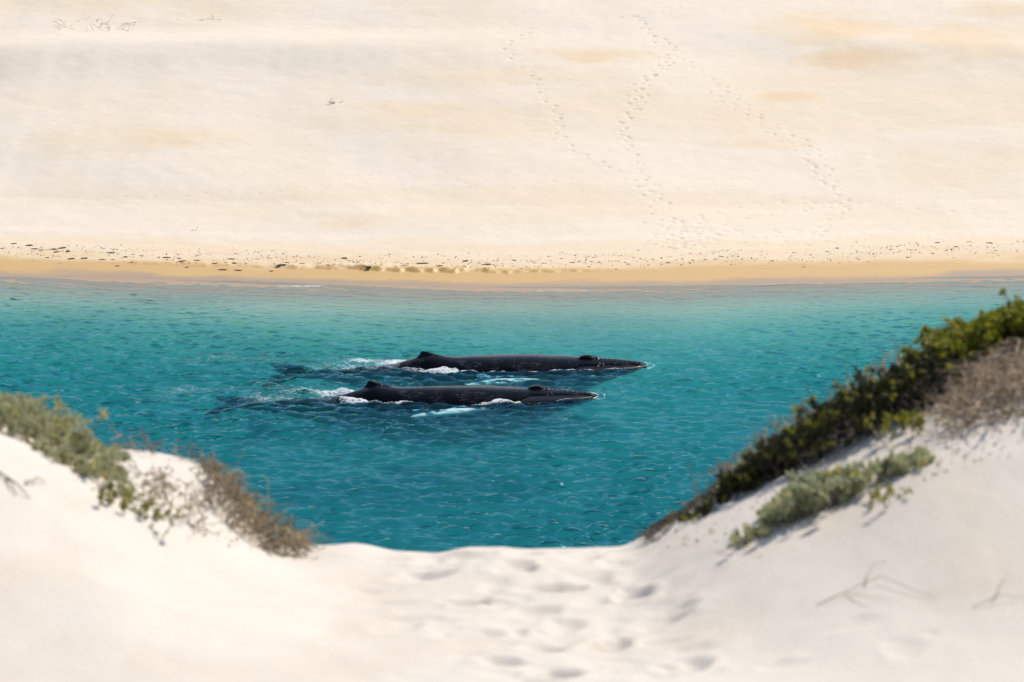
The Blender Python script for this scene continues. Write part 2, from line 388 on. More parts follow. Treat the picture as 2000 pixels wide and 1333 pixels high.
for px, py, a in [(1010,1108,1),(1080,1152,1.25),(830,1128,.9),(1240,1165,1.3),(920,1180,1.0),(1100,1228,1.0),(1180,1265,1.35),(1095,1318,1.2),(980,1293,.9),(1350,1302,1.2),(1165,1132,.8),(930,1088,.7),(1140,1092,.7),(1020,1080,.6),(1040,1195,.8),(1290,1210,.7),(850,1095,.6),(940,1240,.7),(1200,1100,.6),(1060,1265,.7),(760,1180,.4),(780,1225,.4),(750,1078,.5)]:
    x, y = on_near(px, py); pp.append((x, y, rng.normal(1.1, .5), a * rng.uniform(.8, 1.15)))
i0, i1 = np.searchsorted(NX, [-6, 6]); j0, j1 = np.searchsorted(NY, [13.5, 22])
s_ = NZ[j0:j1, i0:i1].copy(); stamp(NX[i0:i1], NY[j0:j1], s_, pp, 0.18, 0.11, 0.06, 0.7, .2)
small = [(rng.normal(0.35, .7), rng.uniform(14.2, 20.6), rng.uniform(0, 6.28), rng.uniform(.2, .6)) for i in range(110)]
stamp(NX[i0:i1], NY[j0:j1], s_, small, 0.16, 0.10, 0.03, 0.8, .2); NZ[j0:j1, i0:i1] = s_
och3 = np.clip(0.5 * sstep(0.05, 0.6, fbm(gx3 * 1.4, gy3 * .9, 91, 4)), 0, 1)
tag(mesh_np('near_dune', np.stack([gx3, gy3, NZ], -1).reshape(-1, 3), grid_faces(len(NX), len(NY)), M['near_sand'],
            attrs={'ochre': och3, 'wet': 0 * gx3}), kind='structure')

# ------------------------------------------------------------------ whales
n = N('whale_skin'); p = n.objc()
sp = n.noise(n.vmul(p, (1.0, 1.0, 1.6)), 1.1, 5, 0.65); spk = n.noise(n.vmul(p, (1.0, 1, 2.2)), 21.0, 3, 0.7); scr = n.noise(n.vmul(p, (0.5, 1, 3.0)), 7.0, 5, 0.7)
pale = n.math('MULTIPLY', n.ramp(sp, 0.47, 0.62), n.ramp(n.math('MULTIPLY_ADD', spk, 0.5, n.math('MULTIPLY', scr, 0.5)), 0.50, 0.60))
pale = n.math('MULTIPLY', pale, n.attr('flank'))
dots = n.ramp(n.noise(p, 13.0, 2, 0.5), 0.735, 0.77)
c = n.mix(n.math('MULTIPLY', pale, .45), (0.003, 0.0035, 0.005), (0.10, 0.10, 0.12))  # pale scratches and mottling, with wet skin glints painted into the colour
c = n.mix(n.attr('jaw'), c, (0.022, 0.024, 0.028))  # lower jaw lightened in its colour to give the wet gleam
c = n.mix(n.math('MULTIPLY', dots, n.attr('head')), c, (0.5, 0.48, 0.42))
wv = n.ramp(n.math('MULTIPLY_ADD', n.noise(p, 5.0, 4), 0.5, n.attr('white')), 0.62, 0.85)
c = n.mix(wv, c, (0.85, 0.87, 0.86))
nb = n.bump(n.math('MULTIPLY_ADD', spk, 0.6, n.noise(p, 9.0, 4)), 0.28, 0.03)
M['whale'] = n.surf(n.bsdf(Base_Color=c, Roughness=n.mixf(sp, 0.08, 0.20), Normal=nb, Specular_IOR_Level=0.09))

def interp_smooth(x, xk, yk, w):
    s = 0
    for k in np.linspace(-1, 1, 7): s = s + np.interp(x + k * w, xk, yk)
    return s / 7

def make_whale(name, loc, yaw, seed, kx, tail_drop, fluke_roll, flipper, roll):
    """local frame: snout at x=0, tail towards -x, water level z=0; one continuous remeshed body"""
    r = np.random.default_rng(seed)
    bm = bmesh.new()
    T = [0, .12, .3, .85, 1.43, 1.7, 1.96, 2.2, 2.36, 2.55, 3.9, 5.7, 6.5, 7.0, 7.4, 7.9, 8.5, 9.2, 10.2, 11.2, 11.9]
    top = [0.07, 0.11, 0.145, 0.21, 0.25, 0.27, 0.285, 0.285, 0.28, 0.3, 0.35, 0.335, 0.305, 0.35, 0.42, 0.27, 0.07, -0.03, -0.13, -0.17, -0.19]
    bot = [-.05, -.11, -.17, -.32, -.52, -.65, -.80, -.95, -1.05, -1.2, -1.6, -1.6, -1.5, -1.4, -1.3, -1.15, -1.0, -.9, -.68, -.52, -.42]
    wid = [.07, .20, .33, .58, .78, .86, .93, .98, 1.02, 1.06, 1.28, 1.24, 1.12, 1.02, .92, .80, .64, .48, .30, .20, .16]
    NR, NS = 150, 56
    ts = 11.9 * np.linspace(0, 1, NR) ** 1.25
    tt = interp_smooth(ts, T, top, .10) ; bb = interp_smooth(ts, T, bot, .2); ww = interp_smooth(ts, T, wid, .14)
    ds = np.where(ts > 8, tail_drop * ((ts - 8) / 4) ** 1.4, 0)
    tt = tt - ds; bb = bb - ds
    rings = []
    for t, a, b_, w in zip(ts, tt, bb, ww):
        zc = (a + b_) / 2; hz = (a - b_) / 2; ring = []
        for k in range(NS):
            an = 2 * math.pi * k / NS; cx, sz = math.cos(an), math.sin(an)
            ex = 0.86 if t > 2.5 else 0.80
            yv = w * math.copysign(abs(cx) ** ex, cx); zv = zc + hz * math.copysign(abs(sz) ** (1.0 if sz < 0 else .93 + .22 * min(max((t - 4.5) / 2.5, 0), 1)), sz)
            ring.append(bm.verts.new((-t * kx, yv, zv)))
        rings.append(ring)
    for i in range(NR - 1):
        for k in range(NS):
            bm.faces.new((rings[i][k], rings[i][(k + 1) % NS], rings[i + 1][(k + 1) % NS], rings[i + 1][k]))
    bm.faces.new(rings[0][::-1]); bm.faces.new(rings[-1])
    def plate(outline, thick, place):
        """closed thin lens from an outline (closed list of 2-D points); place maps (u, v, h) to local xyz"""
        o = np.array(outline, float); c_ = o.mean(0); lev = [1.0, .93, .75, .45]
        hs = [0, .45, .85, 1.0]; rings_ = {}
        for sgn in (1, -1):
            prev = None
            for L, H in zip(lev, hs):
                if L == 1.0:
                    if 'e' not in rings_: rings_['e'] = [bm.verts.new(place(*(c_ + (q - c_)), 0.0)) for q in o]
                    cur = rings_['e']
                else: cur = [bm.verts.new(place(*(c_ + (q - c_) * L), sgn * H * thick)) for q in o]
                if prev:
                    for k in range(len(o)):
                        f = (prev[k], prev[(k + 1) % len(o)], cur[(k + 1) % len(o)], cur[k])
                        bm.faces.new(f if sgn > 0 else f[::-1])
                prev = cur
            bm.faces.new(prev if sgn > 0 else prev[::-1])
    # dorsal fin: low hump with a nicked rear edge
    plate([(-6.55, .22), (-6.9, .36), (-7.2, .45), (-7.45, .53), (-7.6, .55), (-7.69, .52), (-7.71, .44), (-7.80, .33), (-8.0, .20), (-8.1, .05), (-7.6, -.1), (-7.0, -.05)], .11,
          lambda u, v, h: (u * kx, h, v))
    # tail flukes: two swept lobes and a notch
    zt = -.20 - tail_drop
    for s in (1, -1):
        ol = [(-11.2, -.08), (-11.45, .28), (-11.8, .75), (-12.25, 1.30), (-12.72, 1.72), (-12.98, 1.86), (-12.95, 1.65), (-12.82, 1.25), (-12.72, .85), (-12.62, .45), (-12.48, .16), (-12.38, .02), (-12.0, -.12), (-11.5, -.14)]
        plate(ol if s > 0 else ol[::-1], .085,
              lambda u, v, h, s=s: (u * kx, s * v * math.cos(fluke_roll * s) , zt + h + .02 + abs(v) * math.sin(fluke_roll) * (-s) - .10 * (-u - 11.4)))
    # pectoral flipper on both sides: long, knobbly leading edge, swept back just under the surface
    fl = [(0, .30), (-.5, .38), (-.95, .33), (-1.5, .37), (-2.0, .30), (-2.5, .22), (-2.95, .10), (-3.05, -.02), (-2.7, -.10), (-2.0, -.17), (-1.2, -.24), (-.4, -.28), (0.1, -.2)]
    fx0, sweep, dip = flipper
    for s in (-1, 1):
        ca, sa = math.cos(sweep), math.sin(sweep)
        plate(fl if s < 0 else fl[::-1], .075,
              lambda u, v, h, s=s: (fx0 * kx + u * ca + v * sa, s * (.80 + (-u) * sa + v * ca), -.11 - dip * (-u) + h - 0.10 * v))
    # splash guard in front of the blowholes, tubercles along the rostrum and lips
    def blob(c_, rad, sc=(1, 1, 1)):
        m = bmesh.ops.create_icosphere(bm, subdivisions=2, radius=rad)
        for vv in m['verts']: vv.co = Vector((vv.co.x * sc[0] + c_[0], vv.co.y * sc[1] + c_[1], vv.co.z * sc[2] + c_[2]))
    blob((-2.02 * kx, 0, .285), .30, (1.0, .95, .40)); blob((-1.75 * kx, 0, .28), .16, (1.3, .8, .40))
    def top_at(t): return float(np.interp(t, ts, tt))
    def w_at(t): return float(np.interp(t, ts, ww))
    for t in np.arange(.22, 1.6, .17):
        blob((-t * kx, r.normal(0, .012), top_at(t) - .008), .042)
        for s in (-1, 1):
            blob((-(t + .05) * kx, s * w_at(t) * (.50 + .05 * r.normal()), top_at(t) - .05), .036)
            blob((-(t + .1) * kx, s * w_at(t) * (.80 + .02 * r.normal()), top_at(t) - .105), .034)
    bmesh.ops.recalc_face_normals(bm, faces=bm.faces)
    me = bpy.data.meshes.new(name); bm.to_mesh(me); bm.free()
    tmp = bpy.data.objects.new('tmp_whale', me); COL.objects.link(tmp)
    md = tmp.modifiers.new('remesh', 'REMESH'); md.mode = 'VOXEL'; md.voxel_size = 0.036
    m2_ = tmp.modifiers.new('smooth', 'SMOOTH'); m2_.factor = .5; m2_.iterations = 2
    dg = bpy.context.evaluated_depsgraph_get(); me2 = bpy.data.meshes.new_from_object(tmp.evaluated_get(dg))
    bpy.data.objects.remove(tmp); bpy.data.meshes.remove(me); me2.name = name
    co = np.empty(len(me2.vertices) * 3, np.float32); me2.vertices.foreach_get('co', co); co = co.reshape(-1, 3)
    t = -co[:, 0] / kx; z = co[:, 2]; yv = co[:, 1]
    # mouth line: long and nearly level, then arching down to the corner; the lower lip stands proud of the upper jaw
    zl = np.interp(t, [0, .3, 1.0, 2.0, 2.3, 2.5, 2.65, 2.8, 2.95], [.055, .085, .125, .145, .135, .08, -.03, -.14, -.24])
    inhead = sstep(.04, .2, t) * (1 - sstep(2.85, 2.98, t)); onside = sstep(.12, .3, np.abs(yv))
    g = np.exp(-((z - zl) / .028) ** 2) * inhead * onside
    above = sstep(-.01, .02, z - zl) * inhead * (1 - sstep(2.2, 2.7, t)) * onside
    below = np.exp(-((z - zl + .13) / .10) ** 2) * inhead * onside
    co[:, 1] -= np.sign(yv) * (.085 * g + .07 * above - .05 * below)
    # eye bulge just above the mouth corner
    e = np.exp(-(((t - 3.0) / .14) ** 2 + ((z + .05) / .10) ** 2)) * onside
    co[:, 1] += np.sign(yv) * .06 * e
    lump = .045 * fbm(t * .55 + seed * 3, z * 1.1 + np.sign(yv) * 4, 55 + seed, 3) * sstep(2.8, 4, t) * (1 - sstep(8.5, 10, t))
    rad = np.maximum(np.hypot(yv, z + .8), .3); co[:, 1] += yv / rad * lump; co[:, 2] += (z + .8) / rad * lump * .7
    me2.vertices.foreach_set('co', co.ravel()); me2.update()
    me2.polygons.foreach_set('use_smooth', np.full(len(me2.polygons), True))
    body_w = np.interp(t, ts, ww)
    fb = fx0 * -1
    white = sstep(.0, .12, np.abs(yv) - body_w * .97) * (t > fb - .5) * (t < fb + 4.2)
    lower = 0.0 * t
    for key, val in (('white', white), ('flank', sstep(2.6, 3.6, t) * (1 - sstep(8, 9.5, t)) + .5 * sstep(0, .06, zl - z) * inhead), ('head', 1 - sstep(2.9, 3.6, t)), ('jaw', sstep(0, .05, zl - z) * inhead)):
        a = me2.attributes.new(key, 'FLOAT', 'POINT'); a.data.foreach_set('value', val.astype(np.float32))
    me2.materials.append(M['whale'])
    o = bpy.data.objects.new(name, me2); COL.objects.link(o); o.location = loc; o.rotation_euler = (roll, 0, yaw)
    return o, (ts * kx, tt, bb, ww)
W1 = (float(x_at(1166, 770, 93.1)), 93.1); W2 = (float(x_at(1262, 708, 98.3)), 98.3)
wh1, prof1 = make_whale('humpback_whale', (W1[0], W1[1], 0), 0, 1, 1.0, -.02, .04, (-3.35, math.radians(19), .07), math.radians(-1))
wh2, prof2 = make_whale('humpback_whale', (W2[0], W2[1], 0), 0, 2, 1.035, .0, .05, (-3.35, math.radians(17), .04), math.radians(4))
tag(wh1, 'black humpback whale swimming nearer the camera, its snout further left', 'whale', 'pair of humpback whales')
tag(wh2, 'black humpback whale swimming nearer the beach, its snout further right', 'whale', 'pair of humpback whales')

# ------------------------------------------------------------------ water: one closed body with a wind-rippled top
NF = 512; LP = 51.2
def ocean(seed):
    r = np.random.default_rng(seed)
    k1 = np.fft.fftfreq(NF, LP / NF) * 2 * math.pi
    kx, ky = np.meshgrid(k1, k1); k = np.hypot(kx, ky); k[0, 0] = 1
    kp = 2 * math.pi / 0.88
    th = np.arctan2(ky, kx) - math.radians(-98)
    spec = np.exp(-1.25 * (kp / k) ** 2) / k ** 3.9 * (np.abs(np.cos(th)) ** 2.6 * np.where(np.cos(th) > 0, 1, .25) + .05)
    spec *= np.exp(-(k / 26) ** 2); spec[0, 0] = 0
    A = np.sqrt(spec) * (r.normal(size=k.shape) + 1j * r.normal(size=k.shape))
    h = np.fft.ifft2(A); dx = np.fft.ifft2(-1j * kx / k * A); dy = np.fft.ifft2(-1j * ky / k * A)
    s = h.real.std(); return h.real / s, dx.real / s, dy.real / s
OH, ODX, ODY = ocean(11)
WX = spread(-LP / 2, LP / 2 - .1, 0.1, 1400); y0 = 67.0
WYf = np.arange(y0, 119.6, 0.1)
WY = np.concatenate([[30, 40, 50, 56, 60, 63, 65, 66.3], WYf, [121.5, 124]])
gx4, gy4 = np.meshgrid(WX, WY)
ix = (np.round((gx4 + LP / 2) / .1).astype(int)) % NF; iy = (np.round((gy4 - y0) / .1).astype(int)) % NF
inside = ((gx4 >= -LP / 2 - .01) & (gx4 < LP / 2)).astype(float) * ((gy4 >= y0 - .01) & (gy4 < 119.6))
dsh = gy4 - shore_y(gx4)
amp = 0.033 * inside * (0.10 + 0.35 * sstep(0.0, 5.0, -dsh) + 0.55 * sstep(4.0, 18.0, -dsh)) * (0.55 + 0.85 * vnoise(gx4 * .10, gy4 * .17, 5))
Hw = OH[iy, ix] * amp
X4 = gx4 + 0.8 * ODX[iy, ix] * amp; Y4 = gy4 + 1.0 * ODY[iy, ix] * amp
# small lapping swells along the far edge
lap = sstep(-4.5, -1.5, dsh) * (1 - sstep(-.3, .2, dsh))
ph = dsh * 3.4 + gx4 * .45 + 2.2 * fbm(gx4 * .16, gy4 * .3, 15, 3)
Hw = Hw + .045 * lap * (np.maximum(np.sin(ph), 0) ** 2 - .25) * inside
# foam; also painted glitter specks near the flukes
foam = np.zeros_like(gx4)
def loc_t(w, prof, xx, yy):
    return w[0] - xx, yy - w[1]
for (w, prof, yaw) in ((W1, prof1, 0), (W2, prof2, 0)):
    ts_, tt_, bb_, ww_ = prof
    t = w[0] - gx4; v = gy4 - w[1] + np.tan(math.radians(yaw)) * t
    zc = (tt_ + bb_) / 2; hz = (tt_ - bb_) / 2
    wl_ = ww_ * np.sqrt(np.clip(1 - (zc / hz) ** 2, 0, 1)) * (tt_ > 0)
    hw = np.interp(t, ts_, wl_, left=0, right=0)
    near_side = np.abs(v) - hw
    on = (t > .0) & (t < 8.6)
    # wash along the flank
    a = np.interp(t, [0, .3, 1.0, 2.3, 2.9, 3.3, 4.2, 4.8, 5.6, 6.4, 7.2, 8.0, 8.6, 9.4], [.46, .40, .36, .42, .52, .53, .50, .53, .51, .53, .53, .53, .50, 0])
    wdt = np.interp(t, [0, 1, 2.5, 3.2, 4.5, 6, 7.2, 8.4], [.12, .10, .14, .38, .16, .18, .42, .5])
    foam = np.maximum(foam, np.where(on, a * np.exp(-(np.maximum(near_side, 0) / wdt) ** 2) * (.85 + .3 * vnoise(gx4 * 1.7, gy4 * 2.5, 25)), 0))
    # churned water where the back goes under and over the tail stock
    foam = np.maximum(foam, .54 * np.exp(-((t - 8.9) / 1.0) ** 2 - ((v - .45) / .75) ** 2))
    foam = np.maximum(foam, .46 * np.exp(-((t - 9.9) / 1.3) ** 2 - ((v - .9) / .7) ** 2))
    foam = np.maximum(foam, .33 * sstep(7.5, 9, t) * (1 - sstep(11, 14, t)) * np.exp(-((v + .2) / 1.0) ** 2))
    foam = np.maximum(foam, .27 * sstep(8, 11, t) * (1 - sstep(13.5, 19, t)) * np.exp(-((v - 1.1) / 1.6) ** 2))
    foam = np.maximum(foam, .50 * np.exp(-((t - .02) / .14) ** 2 - (v / .26) ** 2))
    foam = np.maximum(foam, .42 * np.exp(-((np.hypot(t + .0, v * .55) - .26) / .07) ** 2) * (t < .1))
    # the bow and flank waves that the bodies push up
    Hw = Hw + .05 * np.exp(-((t + .15) / .35) ** 2 - (v / .5) ** 2) + .06 * np.exp(-((t - 3.1) / .6) ** 2 - ((np.abs(v) - 1.05) / .25) ** 2)
    Hw = Hw + .08 * np.exp(-((t - 8.5) / .8) ** 2 - ((v - .2) / .6) ** 2)
foam = np.maximum(foam, .28 * np.exp(-((gx4 + 10.5) / 3.5) ** 2 - ((gy4 - 99.5) / 1.6) ** 2))  # white flecks by the flukes: loose foam, and water glitter painted as foam
foam = np.maximum(foam, .27 * np.exp(-((gx4 + 12.0) / 2.5) ** 2 - ((gy4 - 93.0) / 1.4) ** 2))
foam = foam * (0.85 + .3 * vnoise(gx4 * .9, gy4 * 1.3, 65))
edge = np.exp(-((dsh + .75 + .5 * fbm(gx4 * .3, gx4 * 0, 35, 3)) / .14) ** 2)
foam = np.maximum(foam, inside * edge * (.10 + .42 * sstep(.5, .8, vnoise(gx4 * .35, gy4 * 0 + 4, 36))))
foam = foam * inside
Ht = np.where(inside > 0, Hw, 0)
nx, ny = len(WX), len(WY)
Vt = np.stack([X4, Y4, Ht], -1).reshape(-1, 3)
Vb = np.stack([gx4, gy4, np.full_like(gx4, -9.0)], -1)
# bottom only needs the border ring: build skirt plus one bottom face fan by a coarse grid of the same border
bi = np.concatenate([np.arange(nx), np.arange(1, ny) * nx + nx - 1, (ny - 1) * nx + np.arange(nx - 2, -1, -1), np.arange(ny - 2, 0, -1) * nx])
Vk = Vt[bi].copy(); Vk[:, 2] = -9.0
nb_ = len(bi); base = len(Vt)
cen = base + nb_
Vall = np.vstack([Vt, Vk, [[0, 90, -9.0]]])
top_f = grid_faces(nx, ny)
j = np.arange(nb_); j2 = (j + 1) % nb_
skirt = np.stack([bi[j], base + j, base + j2, bi[j2]], -1)
# bottom as quads with a repeated centre is degenerate, so pair the border across instead
half = nb_ // 2
bot_f = []
for q in range(1, half):
    a, b_, c_, d_ = q - 1, q, nb_ - q - 1, nb_ - q
    d_ = d_ % nb_
    if len({a, b_, c_, d_}) == 4: bot_f.append((base + d_, base + c_, base + b_, base + a))
water = mesh_np('sea_water', Vall[:-1], np.vstack([top_f, skirt, np.array(bot_f)]), M['water'], attrs={'foam': np.concatenate([foam.ravel(), np.zeros(nb_)])})
tag(water, kind='structure')


# ------------------------------------------------------------------ plants
def leaf_material(name, ca, cb, cdry_lit, trans=0.35, rough=0.5):
    n = N(name); t = n.attr('tint'); a = n.attr('age')
    c = n.mix(t, ca, cb); c = n.mix(a, c, cdry_lit)  # blends in dry leaf colour; for dark green leaves, painted sunlit clusters
    pb = n.bsdf(Base_Color=c, Roughness=rough, Specular_IOR_Level=0.35)
    tl = n.add('BsdfTranslucent'); n.put(tl.inputs[0], c)
    m = n.add('MixShader'); m.inputs[0].default_value = trans; n.put(m.inputs[1], pb); n.put(m.inputs[2], tl.outputs[0])
    return n.surf(m.outputs[0])
def wood_material(name, ca, cb):
    n = N(name); c = n.mix(n.ramp(n.noise(n.pos(), 22.0, 4), .3, .7), ca, cb)
    c = n.mix(n.ramp(n.attr('tint'), 0.0, 1.0, 0, .85), c, tuple(v * k for v, k in zip(ca, (1.75, 1.7, 1.55)))); c = n.mix(n.ramp(n.attr('tint'), -0.3, 0.25, .75, 0), c, tuple(v * .35 for v in cb))
    return n.surf(n.bsdf(Base_Color=c, Roughness=0.85))
M['leaf_grey'] = leaf_material('grey_green_leaf', (.54, .53, .33), (.38, .385, .20), (.56, .48, .15), .42, .6)
M['leaf_olive'] = leaf_material('olive_leaf', (.36, .34, .10), (.20, .20, .05), (.50, .36, .08), .4, .6)
M['leaf_silver'] = leaf_material('silvery_leaf', (.54, .55, .35), (.36, .38, .20), (.60, .50, .12), .4, .6)
M['leaf_yellow'] = leaf_material('yellow_green_leaf', (.36, .36, .03), (.13, .15, .018), (.42, .34, .05), .45)
M['leaf_dark'] = leaf_material('dark_green_leaf', (.05, .055, .014), (.022, .026, .010), (.42, .41, .05), .4)  # last colour paints sunlit yellow green clusters among the dark leaves
M['leaf_brown'] = leaf_material('withered_leaf', (.30, .24, .145), (.15, .115, .065), (.42, .30, .09), .25, .8)
M['twig_grey'] = wood_material('weathered_twig', (.24, .20, .165), (.13, .105, .085))
M['twig_brown'] = wood_material('brown_twig', (.25, .20, .13), (.12, .09, .058))
M['twig_dark'] = wood_material('dark_twig', (.07, .055, .045), (.035, .028, .022))
M['twig_tan'] = wood_material('tan_twig', (.40, .31, .22), (.22, .165, .115))
M['straw'] = wood_material('pale_straw', (.42, .34, .24), (.30, .23, .15))

def unit(v): return v / np.maximum(np.linalg.norm(v, axis=-1, keepdims=True), 1e-9)
def tubes(name, P, R, mat, parent, sides=3):
    """P (n,K,3) paths, R (n,K) radii, one mesh of closed tapering twigs"""
    n_, K, _ = P.shape
    d = unit(np.gradient(P, axis=1)); ref = np.where(np.abs(d[..., 2:3]) < .9, [[[0, 0, 1.]]], [[[1., 0, 0]]])
    a = unit(np.cross(d, ref)); b_ = np.cross(d, a)
    ang = np.arange(sides) * 2 * math.pi / sides
    V = P[:, :, None, :] + R[:, :, None, None] * (np.cos(ang)[None, None, :, None] * a[:, :, None, :] + np.sin(ang)[None, None, :, None] * b_[:, :, None, :])
    idx = np.arange(n_ * K * sides).reshape(n_, K, sides)
    f = np.stack([idx[:, :-1], np.roll(idx[:, :-1], -1, 2), np.roll(idx[:, 1:], -1, 2), idx[:, 1:]], -1).reshape(-1, 4)
    return mesh_np(name, V.reshape(-1, 3), f, mat, parent, attrs={'tint': np.repeat(np.random.default_rng(n_).random(n_) ** 1.3, K * sides)})
def leaves(name, P, D, L, W, mat, parent, age=None, r=rng):
    n_ = len(P); D = unit(D); side = unit(np.cross(D, r.normal(size=(n_, 3)))); nr = np.cross(D, side)
    L = L[:, None]; W = W[:, None]
    base = P; mid = P + D * L * .5 - nr * W * .22; l = P + D * L * .5 + side * W * .5 + nr * W * .1; rr = P + D * L * .5 - side * W * .5 + nr * W * .1
    l2 = P + D * L * .82 + side * W * .33; r2 = P + D * L * .82 - side * W * .33; tip = P + D * L - nr * L * .12
    V = np.stack([base, l, mid, rr, l2, r2, tip], 1)
    i = np.arange(n_)[:, None] * 7
    f = np.concatenate([i + np.array([[0, 2, 1]]), i + np.array([[0, 3, 2]]), i + np.array([[1, 2, 4]]), i + np.array([[2, 3, 5]]), i + np.array([[2, 5, 4]]), i + np.array([[4, 5, 6]])], 0)
    t = np.repeat(r.random(n_), 7); ag = np.repeat(age if age is not None else np.zeros(n_), 7)
    return mesh_np(name, V.reshape(-1, 3), f, mat, parent, attrs={'tint': t, 'age': ag})

def bases(pxs, ylo, yhi, count, r):
    px = r.uniform(pxs[0], pxs[1], count); y = r.uniform(ylo, yhi, count)
    x = x_at(px, 900, y)
    return px, x, y
def shrub(name, label, cat, group, px_range, y_range, n_stem, top, leafm, twigm, nl=14, L=(.03, .05), asp=.42, lean=(0, 0), spreadv=.5, per=3, age_lit_p=.08, seed=0, minh=.05, rad=.006, stem_leaf=8):
    """stems rise from the sand towards the silhouette top(px) (source pixels); rosettes of leaves at the branch ends"""
    r = np.random.default_rng(seed)
    px, x, y = bases(px_range, y_range[0], y_range[1], n_stem, r)
    z = near_z(x, y)
    tp = np.interp(px, [q[0] for q in top], [q[1] for q in top])
    h = np.maximum(z_at(tp, y) - z, minh) * r.uniform(.55, 1.03, n_stem) ** .8
    root = empty(name, (float(x.mean()), float(y.mean()), float(near_z(x.mean(), y.mean()))))
    o = np.array(root.location)
    B = np.stack([x, y, z - .02], -1) - o
    dirv = unit(np.stack([r.normal(lean[0], spreadv, n_stem), r.normal(lean[1], spreadv, n_stem), np.ones(n_stem) * 1.2], -1))
    K = 6; s = np.linspace(0, 1, K)
    H = (h / dirv[:, 2])
    P = B[:, None] + dirv[:, None] * (s[None, :, None] * H[:, None, None]) + np.cumsum(r.normal(0, .1, (n_stem, K, 3)) * (s > 0)[None, :, None] * H[:, None, None] * .35, 1)
    R = rad * (1.1 - .75 * s)[None] * (0.5 + h[:, None] * 1.5)
    # side branches
    kk = r.integers(2, K - 1, (n_stem, per)); st = P[np.arange(n_stem)[:, None], kk].reshape(-1, 3)
    bd = unit(np.repeat(dirv, per, 0) + r.normal(0, .75, (n_stem * per, 3))); bl = np.repeat(h, per) * r.uniform(.25, .5, n_stem * per)
    bd[:, 2] = np.abs(bd[:, 2]) * .8 + .1
    PB = st[:, None] + bd[:, None] * (s[None, :, None] * bl[:, None, None]) + np.cumsum(r.normal(0, .1, (len(st), K, 3)) * (s > 0)[None, :, None] * bl[:, None, None] * .3, 1)
    RB = rad * .45 * (1.1 - .8 * s)[None] * np.ones((len(st), 1))
    br = tubes('branches', np.concatenate([P, PB]), np.concatenate([R, RB]), twigm, root)
    tag(br, kind='stuff')
    if nl:
        tips = np.concatenate([P[:, -1], PB[:, -1]]); td = np.concatenate([dirv, bd])
        LP_ = np.repeat(tips, nl, 0) - np.repeat(td, nl, 0) * r.uniform(0, .05, (len(tips) * nl, 1))
        LD = np.repeat(td, nl, 0) * .75 + r.normal(0, .62, (len(tips) * nl, 3))
        ta = np.repeat(r.random(len(tips)) < age_lit_p, nl) * r.uniform(.5, 1, len(LP_))
        q = r.integers(1, K, (n_stem, stem_leaf)); LP2 = P[np.arange(n_stem)[:, None], q].reshape(-1, 3)
        LD2 = np.repeat(dirv, stem_leaf, 0) * .4 + r.normal(0, .8, (len(LP2), 3))
        LPa = np.concatenate([LP_, LP2]); LDa = np.concatenate([LD, LD2]); ag = np.concatenate([ta, (r.random(len(LP2)) < .06) * .8])
        LL = r.uniform(L[0], L[1], len(LPa))
        fo_ = leaves('foliage', LPa, LDa, LL, LL * asp * r.uniform(.8, 1.2, len(LL)), leafm, root, ag, r)
        tag(fo_, kind='stuff')
    return tag(root, label, cat, group)

def tangle(name, label, cat, group, px_range, y_range, n_twig, top, twigm, leafm=None, nleaf=0, seed=0, length=(.12, .35), rad=.0035, lean=(0, 0, .5), minh=.03, curl=.5):
    r = np.random.default_rng(seed)
    px, x, y = bases(px_range, y_range[0], y_range[1], n_twig, r); z = near_z(x, y)
    tp = np.interp(px, [q[0] for q in top], [q[1] for q in top]); hm = np.maximum(z_at(tp, y) - z, minh)
    root = empty(name, (float(x.mean()), float(y.mean()), float(near_z(x.mean(), y.mean())))); o = np.array(root.location)
    B = np.stack([x, y, z + hm * r.uniform(-.05, .75, n_twig) ** 1.3], -1) - o
    B[: n_twig // 3, 2] = (z - .015)[: n_twig // 3] - o[2]
    K = 7; s = np.linspace(0, 1, K); ln = r.uniform(*length, n_twig)
    d = unit(r.normal(0, 1, (n_twig, 3)) * [1, 1, .6] + np.array(lean))
    wob = np.cumsum(r.normal(0, curl, (n_twig, K, 3)) * (s > 0)[None, :, None], 1) * (ln / K)[:, None, None]
    P = B[:, None] + d[:, None] * (s[None, :, None] * ln[:, None, None]) + wob
    # keep within the plant's own height
    zz = P[..., 2] + o[2]; gz = near_z(P[..., 0] + o[0], P[..., 1] + o[1])
    lim = np.repeat(hm[:, None], K, 1)
    P[..., 2] = np.where(zz - gz > lim * 1.05, gz + lim * 1.05 + (zz - gz - lim * 1.05) * .2, np.maximum(zz, gz - .01)) - o[2]
    R = rad * r.uniform(.5, 1.3, (n_twig, 1)) * (1.1 - .75 * s)[None]
    tag(tubes('twigs', P, R, twigm, root), kind='stuff')
    if nleaf:
        k = r.integers(0, n_twig, nleaf); q = r.integers(1, K, nleaf)
        LL = r.uniform(.02, .04, nleaf)
        tag(leaves('withered_leaves', P[k, q], r.normal(0, 1, (nleaf, 3)) + [0, 0, .3], LL, LL * .5, leafm, root, (r.random(nleaf) < .15) * 1.0, r), kind='stuff')
    return tag(root, label, cat, group)

